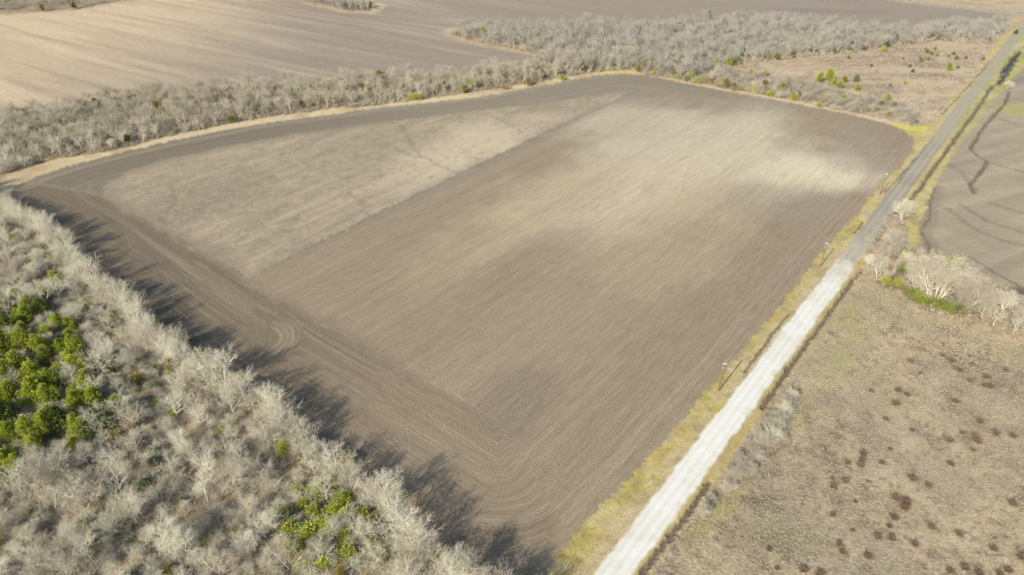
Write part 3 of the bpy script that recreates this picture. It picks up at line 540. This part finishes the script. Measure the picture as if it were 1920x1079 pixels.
for px, py, h, k, lab in FARG:
    Zd = 1.; x, y = at(px, py); hp = h*F_PX/(math.hypot(y, CAM_H))*.9; x, y = at(px, py + hp*.42)
    if k == 'brown': put('brown_shrub', 'shrub', 'brown leafless shrub on the belt front right of the tall lime cedar', BROWNM[0], x, y, 1.3); continue
    if h >= 3.3: put('cedar_tree', 'cedar tree', lab, CED[k][R.randrange(2)], x, y, h/6.5*1.15)
    else: put('green_bush', 'bush', lab, BUSH[k][R.randrange(2)], x, y, h/2.2)
for px, py in [(1735,95),(1737,100),(1745,103),(1757,105),(1753,94),(1778,107),(1792,112),(1810,111),(1787,104),(1843,113),(1633,126),(1668,162),(1710,137),(1705,127),(1725,112),(1728,117),(1693,112),(1740,113),(1795,129),(1590,110)]:
    x, y = at(px, py+1); put('cedar_seedling', 'cedar seedling', 'tiny dark green cedar seedling dotted in the scrub pasture by the road', BUSH['dcedar'][R.randrange(2)], x, y, R.uniform(.55,.95), group='cedar seedlings in the scrub pasture', sz=1.2)
# --- right thicket
GIANT = dict(FINE, n=[1,7,7,6,4], segs=[5,4,3,2,2], wob=[.12,.14,.2,.22,.3], lo=[.3,.3,.2,.1], tap=.86, ang=[(18,48),(20,50),(25,60),(25,65)])
big = bare_parts(0, bare_tree(601, 19, 1.25, 6, GIANT, .34), M['belt_twig'], M['belt_twig'])
big2 = bare_parts(0, bare_tree(607, 18, 1.35, 5, GIANT, .32), M['belt_twig'], M['belt_twig'])
for px, py, p_, s, lab in [
 (1748,575,big,1.,'largest bare white tree with many splayed stems in the roadside thicket'),
 (1800,585,big2,.95,'bare white tree with stems leaning right, beside the largest thicket tree'),
 (1645,527,BARE[3],.95,'pale bare tree at the left end of the thicket, over yellow green grass'),
 (1690,415,BARE[4],1.05,'broad bare tree overhanging the asphalt road at the thicket top'),
 (1668,470,BARE[8],1.0,'grey bare tree between the roadside tree and the thicket'),
 (1700,500,BARE[9],1.1,'dense small grey tree in the upper thicket'),
 (1840,597,BARE[6],1.,'bare tree just right of the dark green bush'),
 (1862,612,BARE[1],.85,'bare tree with a bright trunk right of the dark green bush'),
 (1900,625,BARE[3],1.,'bare tree at the lower right edge of the thicket'),
 (1935,640,BARE[4],1.,'bare tree cut by the right edge of the picture'),
 (1880,580,BARE[9],1.1,'fuzzy bare tree behind the lower right thicket trees'),
 (1715,545,BARE[8],.9,'bare tree over brown brush left of the largest thicket tree'),
 (1795,545,BARE[9],1.2,'bare tree at the back of the thicket against the drained field'),
 (1625,500,BARE[9],.8,'thin grey tree beside the end of the white gravel'),
 (1795,178,BARE[9],.01,'')]:
    if s < .1: continue
    x, y = at(px, py); put('bare_tree', 'tree', lab, p_, x, y, s)
for px, py in scatter(poly((1625,470),(1650,520),(1700,545),(1760,575),(1820,585),(1870,600),(1925,640),(1925,600),(1860,560),(1790,520),(1730,490),(1680,440)), 3.6, 30, .3):
    qx, qy = pix(px, py); v = R.choice([1,3,4,6,8,9]); put('bare_tree', 'tree', 'small grey bare tree filling the roadside thicket, ' + ('left end' if qx < 1680 else 'around the brown shrubs' if qx < 1730 else 'behind the front hedge' if qx < 1820 else 'right end'), BARE[v], px, py, R.uniform(.4,.62), group='small bare trees filling the thicket')
x, y = at(1888, 166); put('bare_tree', 'tree', 'grey bare tree over the wet ditch right of the far road', BARE[9], x, y, .8)
for px, py, s, k, lab in [(1706,555,1.0,'cedar','low green bush at the left of the thicket front hedge'),(1722,567,1.1,'dcedar','second green bush of the thicket front hedge'),(1740,572,1.1,'cedar','third green bush of the thicket front hedge, under the largest tree'),(1757,578,1.1,'dcedar','fourth green bush of the thicket front hedge'),(1775,585,1.0,'cedar','fifth green bush of the thicket front hedge'),(1800,585,1.35,'dcedar','round dark green bush at the right end of the thicket front hedge'),
  (1660,533,.9,'lime','yellow green bush below the left thicket tree'),(1680,537,.9,'lime','yellow green bush between brown brush and the hedge'),(1697,480,1.,'cedar','green bush in the upper thicket'),(1692,512,1.2,'dcedar','dark green bush in the middle of the thicket'),(1800,510,1.4,'grey_leaf','grey green bush behind the leaning white stems'),(1777,502,1.2,'cedar','small green bush at the back of the thicket')]:
    x, y = at(px, py+3); put('green_bush', 'bush', lab, BUSH['dcedar' if k == 'cedar' else k][R.randrange(2)], x, y, s*1.45)
for px, py, s in [(1676,505,1.1),(1672,525,1.1),(1684,530,1.),(1670,490,1.),(1840,590,.7),(1690,545,.8)]:
    x, y = at(px, py+3); put('brown_shrub', 'shrub', 'reddish brown leafless shrub between the yellow green bush and the largest thicket tree', BROWNM[R.randrange(3)], x, y, s, group='brown shrubs in the thicket')
ROADSH = [mesh_of('roadside_shrub_mesh', *v, M['belt_twig']) for v in SHRUB[:3]]
for px, py, s in [(1468,800,1.4),(1450,835,1.5),(1425,870,1.5),(1400,885,1.4),(1385,905,1.3),(1490,770,1.3),(1440,800,1.2),(1410,845,1.2),(1480,785,1.4),(1462,815,1.5),(1440,845,1.4),(1420,862,1.3),(1400,895,1.2),(1475,760,1.1),(1490,750,1.1),(1455,790,1.2),(1425,825,1.2),(1392,870,1.1),(1375,900,1.1),(1365,925,.9),(1415,895,1.1),(1470,830,1.1),(1340,945,.8)]:
    x, y = at(px-8, py-4); put('bare_shrub', 'shrub', 'grey leafless shrub in the row along the gravel road, ' + ('upper end' if py < 810 else 'middle' if py < 850 else 'lower end'), ROADSH[R.randrange(3)], x, y, s*.8, group='bare shrubs along the gravel road')
for px, py, s in [(1488,745,.5),(1474,775,.55),(1460,800,.6),(1446,822,.55),(1432,842,.6),(1418,858,.55),(1404,880,.5),(1388,896,.5),(1372,916,.42)]:
    x, y = at(px-4, py+4); put('bare_tree', 'tree', 'thin grey sapling rising from the shrub row by the gravel road, ' + ('upper end' if py < 790 else 'middle' if py < 850 else 'lower end'), BARE[R.choice([4,8,9])], x, y, s, group='saplings in the roadside shrub row')
x, y = at(1322, 965); put('bare_tree', 'tree', 'small white stemmed bare tree beside the gravel road, below the grey shrub row', BARE[9], x, y, .62)
# --- hedge at the field's upper right edge, pale individual trees
for px, py, i, s, lab in [(1300,148,1,.8,'pale branching bare tree in the field corner hedge'),(1330,156,6,.95,'white trunked bare tree leaning left in the field corner hedge'),(1412,166,3,.7,'pale bare tree above a round green bush in the hedge'),(1450,178,4,.55,'short white stemmed tree in the hedge between green bushes')]:
    x, y = at(px, py); put('bare_tree', 'tree', lab, BARE[i], x, y, s)
HEDGE = [(1510,188),(1525,184),(1540,194),(1550,202),(1562,208),(1572,200),(1585,208),(1600,212),(1560,190),(1590,195),(1610,205),(1625,212),(1390,172),(1375,172),(1425,176),(1460,186),(1475,186),(1270,146),(1255,144),(1240,142),(1345,158),(1350,166)]
HEDGE += [pix(x, y) for x, y in scatter(P_EDGEB, 3.0, 190, .4)]
for (px, py) in HEDGE:
    x, y = at(px, py-1); put('bare_shrub', 'shrub', 'grey leafless shrub in the field edge hedge, ' + ('near the field top corner' if px < 1280 else 'below the front row cedars' if px < 1370 else 'around the paired green cedars' if px < 1450 else 'by the widest green bush' if px < 1510 else 'below the big bright evergreen' if px < 1580 else 'right of the big bright evergreen' if px < 1640 else 'at the road end'), SHRUBM[R.randrange(5)], x, y, R.uniform(.75,1.5), group='bare shrubs of the field edge hedge')
for x, y in [q for q in scatter(P_EDGEB, 5., 90, .6) if dline(np.array([q[0]]), np.array([q[1]]), poly(*TOPE))[0] < 16]:
    px, py = pix(x, y); put('green_bush', 'bush', 'mixed green bush in the hedge along the upper right field edge, ' + ('corner end' if px < 1300 else 'middle' if px < 1500 else 'grey shrub end'), BUSH[R.choice(['olive','cedar','grey_leaf','dcedar','olive'])][R.randrange(2)], x, y, R.uniform(.8,1.5), group='green bushes filling the field edge hedge')
for P, n_, g_, w_ in ((P_BLOCK, 34, 'far wood', 13), (P_BELT, 30, 'belt beyond the field', 10)):
    for x, y in scatter(P, w_, n_, 1.5):
        px, py = pix(x, y)
        if 0 < px < 1920: put('cedar_tree', 'cedar tree', 'dark cedar half hidden by grey bare crowns in the ' + g_ + (', left' if px < (1150 if w_ == 13 else 350) else ', middle' if px < (1450 if w_ == 13 else 700) else ', right') + ' part', CED[R.choice(['dcedar','dcedar','olive'])][R.randrange(2)], x, y, R.uniform(.75,1.05), group='dark cedars scattered in the ' + g_)
# --- russet weed clumps of the pasture
RUS = [mesh_of('russet_mesh', *cat([tubes([(np.array([g.gauss(0,.35), g.gauss(0,.35), 0.]), np.array([g.gauss(0,.75), g.gauss(0,.75), g.uniform(.35,1.)]), .035, .02) for _ in range(150)], 3), evergreen(700+i, .8, .75, 'mound', 30, 14, .2, .05, .3)]), M['russet']) for i, g in ((0, random.Random(1)), (1, random.Random(2)), (2, random.Random(3)))]
A8 = [(1060,45),(1210,40),(1260,65),(1200,115),(1530,105),(1700,15),(1730,20),(1140,205),(1290,265),(1670,218),(1575,285),(1640,300),(1660,330),(1760,280),(1855,298),(1500,325),(1630,375),(1505,455),(1015,395),(1010,430),(1000,462),(930,450),(1120,450),(1165,370),(845,585),(840,535),(915,550),(1040,555),(1295,540),(1380,575),(1195,645),(1255,670),(1245,700),(1855,680),(970,668),(845,742),(1190,758),(1395,805),(1095,862),(1175,872),(1305,905),(1550,850),(1160,805),(955,828),(880,905),(895,950),(1040,975),(1750,935),(1905,980),(1585,1040),(1505,1058),(1665,1070),(1830,1055),(1780,1075),(530,1040),(680,1050),(485,935),(770,1078)]
A5 = [(1460,920),(1510,952),(1555,1005),(1705,1045),(1812,1005),(1335,1020),(1280,955),(1615,1065),(1615,930),(1465,855)]
small = {(1060,45),(1290,265),(930,450),(840,535),(1040,555),(970,668),(845,742),(955,828),(1160,805),(1630,375),(485,935),(530,1040),(1335,1020),(1615,930),(1465,855),(895,950),(1165,370)}
for (a, b_), oy in [(p, 719) for p in A8] + [(p, 360) for p in A5]:
    x, y = at(1280 + a/3, oy + b_/3 + 1); s = R.uniform(.4,.6) if (a, b_) in small else R.uniform(.65,.92)
    put('weed_clump', 'weed clump', ('small' if s < .8 else 'larger') + ' reddish brown weed clump in the ' + ('far' if 1280+a/3 > 1750 else 'near road') + ' side of the dry pasture, ' + ('upper' if oy+b_/3 < 830 else 'middle' if oy+b_/3 < 940 else 'lowest') + ' third', RUS[R.randrange(3)], x, y, s, group=('small' if s < .8 else 'larger') + ' russet clumps in the pasture')
# --- utility poles
def tube_z(x0, y0, z0, x1, y1, z1, r0, r1, n=8): return tubes([(np.array([x0,y0,z0]), np.array([x1,y1,z1]), r0, r1)], n)
def cap(x, y, z, r): return tubes([(np.array([x,y,z-.001]), np.array([x,y,z+.02]), r, .001)], 8)
metal, nt_, b_ = new_mat('galvanised metal', .5); b_.inputs['Base Color'].default_value = (.62,.64,.66,1); b_.inputs['Metallic'].default_value = .2
porc, nt_, b_ = new_mat('glazed insulator', .3); b_.inputs['Base Color'].default_value = (.75,.75,.73,1)
POLE = [('post', mesh_of('post_mesh', *cat([tube_z(0,0,-.3,0,0,9.4,.17,.12,10), cap(0,0,9.4,.12)]), M['pole'], True)),
        ('bracket', mesh_of('bracket_mesh', *cat([tube_z(0,0,8.75,.42,0,9.25,.04,.04,6), tube_z(0,0,8.75,-.42,0,9.25,.04,.04,6), tube_z(0,.15,7.7,0,.15,8.1,.13,.13,10)]), metal, True))]
INS = mesh_of('insulator_mesh', *cat([tube_z(0,0,0,0,0,.1,.05,.09), tube_z(0,0,.1,0,0,.16,.09,.04), tube_z(0,0,.16,0,0,.26,.08,.03), cap(0,0,.26,.03)]), porc, True)
for px, py, lab in [(1347,734,'nearest brown wooden utility pole with white insulators on the yellow verge'),(1537,502,'middle brown utility pole on the verge beside the ploughed field'),(1649,367,'farthest brown utility pole on the yellow verge near the field corner')]:
    x, y = at(px, py); t = put('utility_pole', 'utility pole', lab, POLE, x, y, .98, rz=math.radians(20), tilt=(0.02, 0))
    for dx, dz in ((.42,9.25),(-.42,9.25),(0,9.4)): o = link('insulator', INS, t); o.location = (dx, 0, dz)
# --- the woods: nearest trees one by one, the rest of the kind as one mass
cand = []
for nm, P, dm, n, ed in [('wood', P_WOOD, 3.7, 1400, .8), ('edge', None, 0, 0, 0), ('belt', P_BELT, 3.9, 1100, 1.0), ('block', P_BLOCK, 4.2, 2000, 1.), ('tl', P_TL, 5, 150, 1), ('tm', P_TM, 5, 90, 1)]:
    if P is None:                                        # a close row along the near woodland's edge
        E_ = poly(*EDGE); acc = 0
        for (x0, y0), (x1, y1) in zip(E_[:-1], E_[1:]):
            L_ = math.hypot(x1-x0, y1-y0); d = 0
            while acc + d < L_: f = (acc+d)/L_; cand.append(('edge', x0+(x1-x0)*f-.8+R.uniform(-1,.6), y0+(y1-y0)*f-.8+R.uniform(-.8,.8))); d += R.uniform(2.1,3.6)
            acc = acc + d - L_
        continue
    for x, y in scatter(P, dm, n, ed): cand.append((nm, x, y))
vis = []
CP = poly((0,600),(110,580),(170,640),(245,770),(200,830),(120,850),(20,920),(-100,900),(-100,600))
glade = [poly((500,940),(560,900),(600,930),(560,980)), poly((270,960),(330,930),(400,960),(330,1030)), poly((230,700),(300,740),(260,770))]
for nm, x, y in cand:
    px, py = pix(x, y, 4)
    if not (-90 < px < 2010 and -40 < py < 1180): continue
    if nm == 'wood' and inside(np.array([x]), np.array([y]), CP)[0] and R.random() < .72: continue
    if nm == 'wood' and any(inside(np.array([x]), np.array([y]), g_)[0] for g_ in glade): continue
    vis.append((math.hypot(x, y), nm, x, y, px, py))
vis.sort(); near = vis[:280]; rest = vis[280:]
FORM = ['single trunked']*3 + ['forked']*1 + ['many stemmed'] + ['forked'] + ['low spreading'] + ['single trunked'] + ['many stemmed']*2
def where(nm, px, py):
    if nm == 'edge':
        return 'on the wood edge ' + ('just ' if int(px/50) % 2 else '') + ('by the field\'s left corner' if px < 200 else 'left of the turning marks' if px < 400 else 'beside the turning marks' if px < 600 else 'above the lower green shrubs' if px < 760 else 'at the lowest field corner')
    if nm == 'belt': return 'in the belt beyond the stubble, ' + ('by the left picture edge' if px < 150 else 'left part' if px < 450 else 'middle part')
    if nm == 'block': return 'in the far wood'
    if py < 560: return 'in the woodland above the evergreen patch'
    if px < 260 and py < 870: return 'among the evergreen patch cedars, ' + ('top' if py < 640 else 'middle' if py < 750 else 'bottom') + (' at the picture edge' if px < 70 else ' centre' if px < 160 else ' right side')
    if px < 520 and py < 800: return 'between the evergreen patch and the woodland edge'
    if px < 230: return 'in the bottom left picture corner'
    if py < 940: return 'below the evergreen patch in the woodland middle'
    if px > 500: return 'around the lower green undershrubs'
    return 'at the bottom of the woodland, left of the green undershrubs'
for d, nm, x, y, px, py in near:
    v = R.randrange(10); s = R.uniform(.6, 1.05) if nm == 'wood' else R.uniform(.85,1.2) if nm == 'edge' else R.uniform(.7,.98)
    lab = ('small ' if s < .75 else 'pale ' if s < .92 else 'tall ' if s < 1.08 else 'very tall ') + FORM[v] + ' bare tree ' + where(nm, px, py)
    put('bare_tree', 'tree', lab, BARE[v], x, y, s, group='bare trees ' + {'wood': 'inside the near woodland', 'edge': 'along the near woodland edge', 'belt': 'of the far belt', 'block': 'of the far wood'}[nm])
SIDE = [p for p in rest]
joined('far_bare_trees', FARV, [(x, y) for d, nm, x, y, px, py in rest if nm in ('belt','wood','edge')] , .55, 1.08, M['belt_twig'], 'grey leafless trees massed in the belt beyond the field', 'trees')
joined('distant_bare_trees', FARV, [(x, y) for d, nm, x, y, px, py in rest if nm not in ('belt','wood','edge')], .6, 1.15, M['twig_far'], 'grey leafless trees massed in the far wood and groves', 'trees')
print('trees near', len(near), 'rest', len(rest), time.time()-T0)
# --- undergrowth, brush and grass nobody could count
TINY = []
for i in range(5):
    g = random.Random(800+i); TINY.append(tubes([(np.array([g.gauss(0,.2), g.gauss(0,.2), 0.]), np.array([g.gauss(0,.75), g.gauss(0,.75), g.uniform(.5,1.7)]), .018, .010) for _ in range(34)], 3))
TUFT = []
for i in range(5):
    g = random.Random(820+i); TUFT.append(tubes([(np.array([g.gauss(0,.10), g.gauss(0,.10), 0.]), np.array([g.gauss(0,.30), g.gauss(0,.30), g.uniform(.15,.5)]), .035, .012) for _ in range(9)], 3))
def vis_pts(P, n, dm=.8, edge=0.):
    return [(x, y) for x, y in scatter(P, dm, n*2, edge, 8) if -60 < pix(x, y)[0] < 1980 and -30 < pix(x, y)[1] < 1150][:n]
WV = poly(*[p for p in EDGE if p[1] > 330], (1000,1180), (-150,1180), (-150,400))
joined('woodland_undergrowth', TINY, vis_pts(WV, 4200, 1.1), .8, 1.5, M['brush'], 'grey brown brush under the near woodland trees', 'undergrowth')
joined('woodland_saplings', SHRUB, vis_pts(WV, 760, 2.6), .5, 1.15, M['twig'], 'pale thin saplings massed under the near woodland trees', 'saplings')
SPOT = vis_pts(WV, 95, 4.6, 3)
for x, y in SPOT:
    px, py = pix(x, y)
    if px > 480 and py < 900: continue
    put('green_bush', 'bush', 'dull olive green bush ' + where('wood', px, py), BUSH[R.choice(['olive','grey_leaf','lime'])][R.randrange(2)], x, y, R.uniform(.7,1.4), group='olive bushes scattered in the near woodland')
joined('belt_undergrowth', TINY, vis_pts(P_BELT, 3200, 1.4) + vis_pts(P_EDGEB, 500, 1.2), 1., 1.9, M['brush'], 'grey brown brush under the belt and along the hedge', 'undergrowth')
joined('far_wood_undergrowth', TINY, vis_pts(P_BLOCK, 2600, 2.), 1.2, 2.4, M['brush'], 'grey brown brush under the far wood', 'undergrowth')
joined('thicket_undergrowth', TINY, vis_pts(P_THICK, 420, 1.1), .7, 1.2, M['brush'], 'grey brush under the roadside thicket', 'undergrowth')
joined('scrub_brush', TINY, vis_pts(P_SCRUB, 1500, 2.), .5, 1.1, M['brush'], 'dry pinkish brush over the scrub pasture', 'brush')
joined('hedge_end_brush', TINY, vis_pts(poly((1640,222),(1700,238),(1735,238),(1760,205),(1720,185),(1650,190))[:], 170, 1.8), .8, 1.6, M['brush'], 'tall brown brush at the hedge end near the road', 'brush')
joined('pasture_grass', TUFT, vis_pts(P_PAST, 7000, .8), .7, 1.4, M['dry'], 'tufts of dry grass over the pasture', 'grass')
vg = [(x, y) for x, y in scatter(poly((940,1150),(1130,1160),(1420,760),(1640,460),(1900,110),(1870,85),(1690,240),(1560,440),(1360,680),(1040,1020)), .7, 6000, 0, 6) if road_coords(x, y)[1] < -4.2 and not inside(np.array([x]), np.array([y]), P_FIELD)[0]]
M['verge'] = plant_mat('verge grass', (.24,.20,.085), (.37,.32,.16))
joined('verge_grass', TUFT, vg[:3500], .5, 1., M['verge'], 'yellow green grass tufts on the road verge', 'grass')
print('done', time.time()-T0)
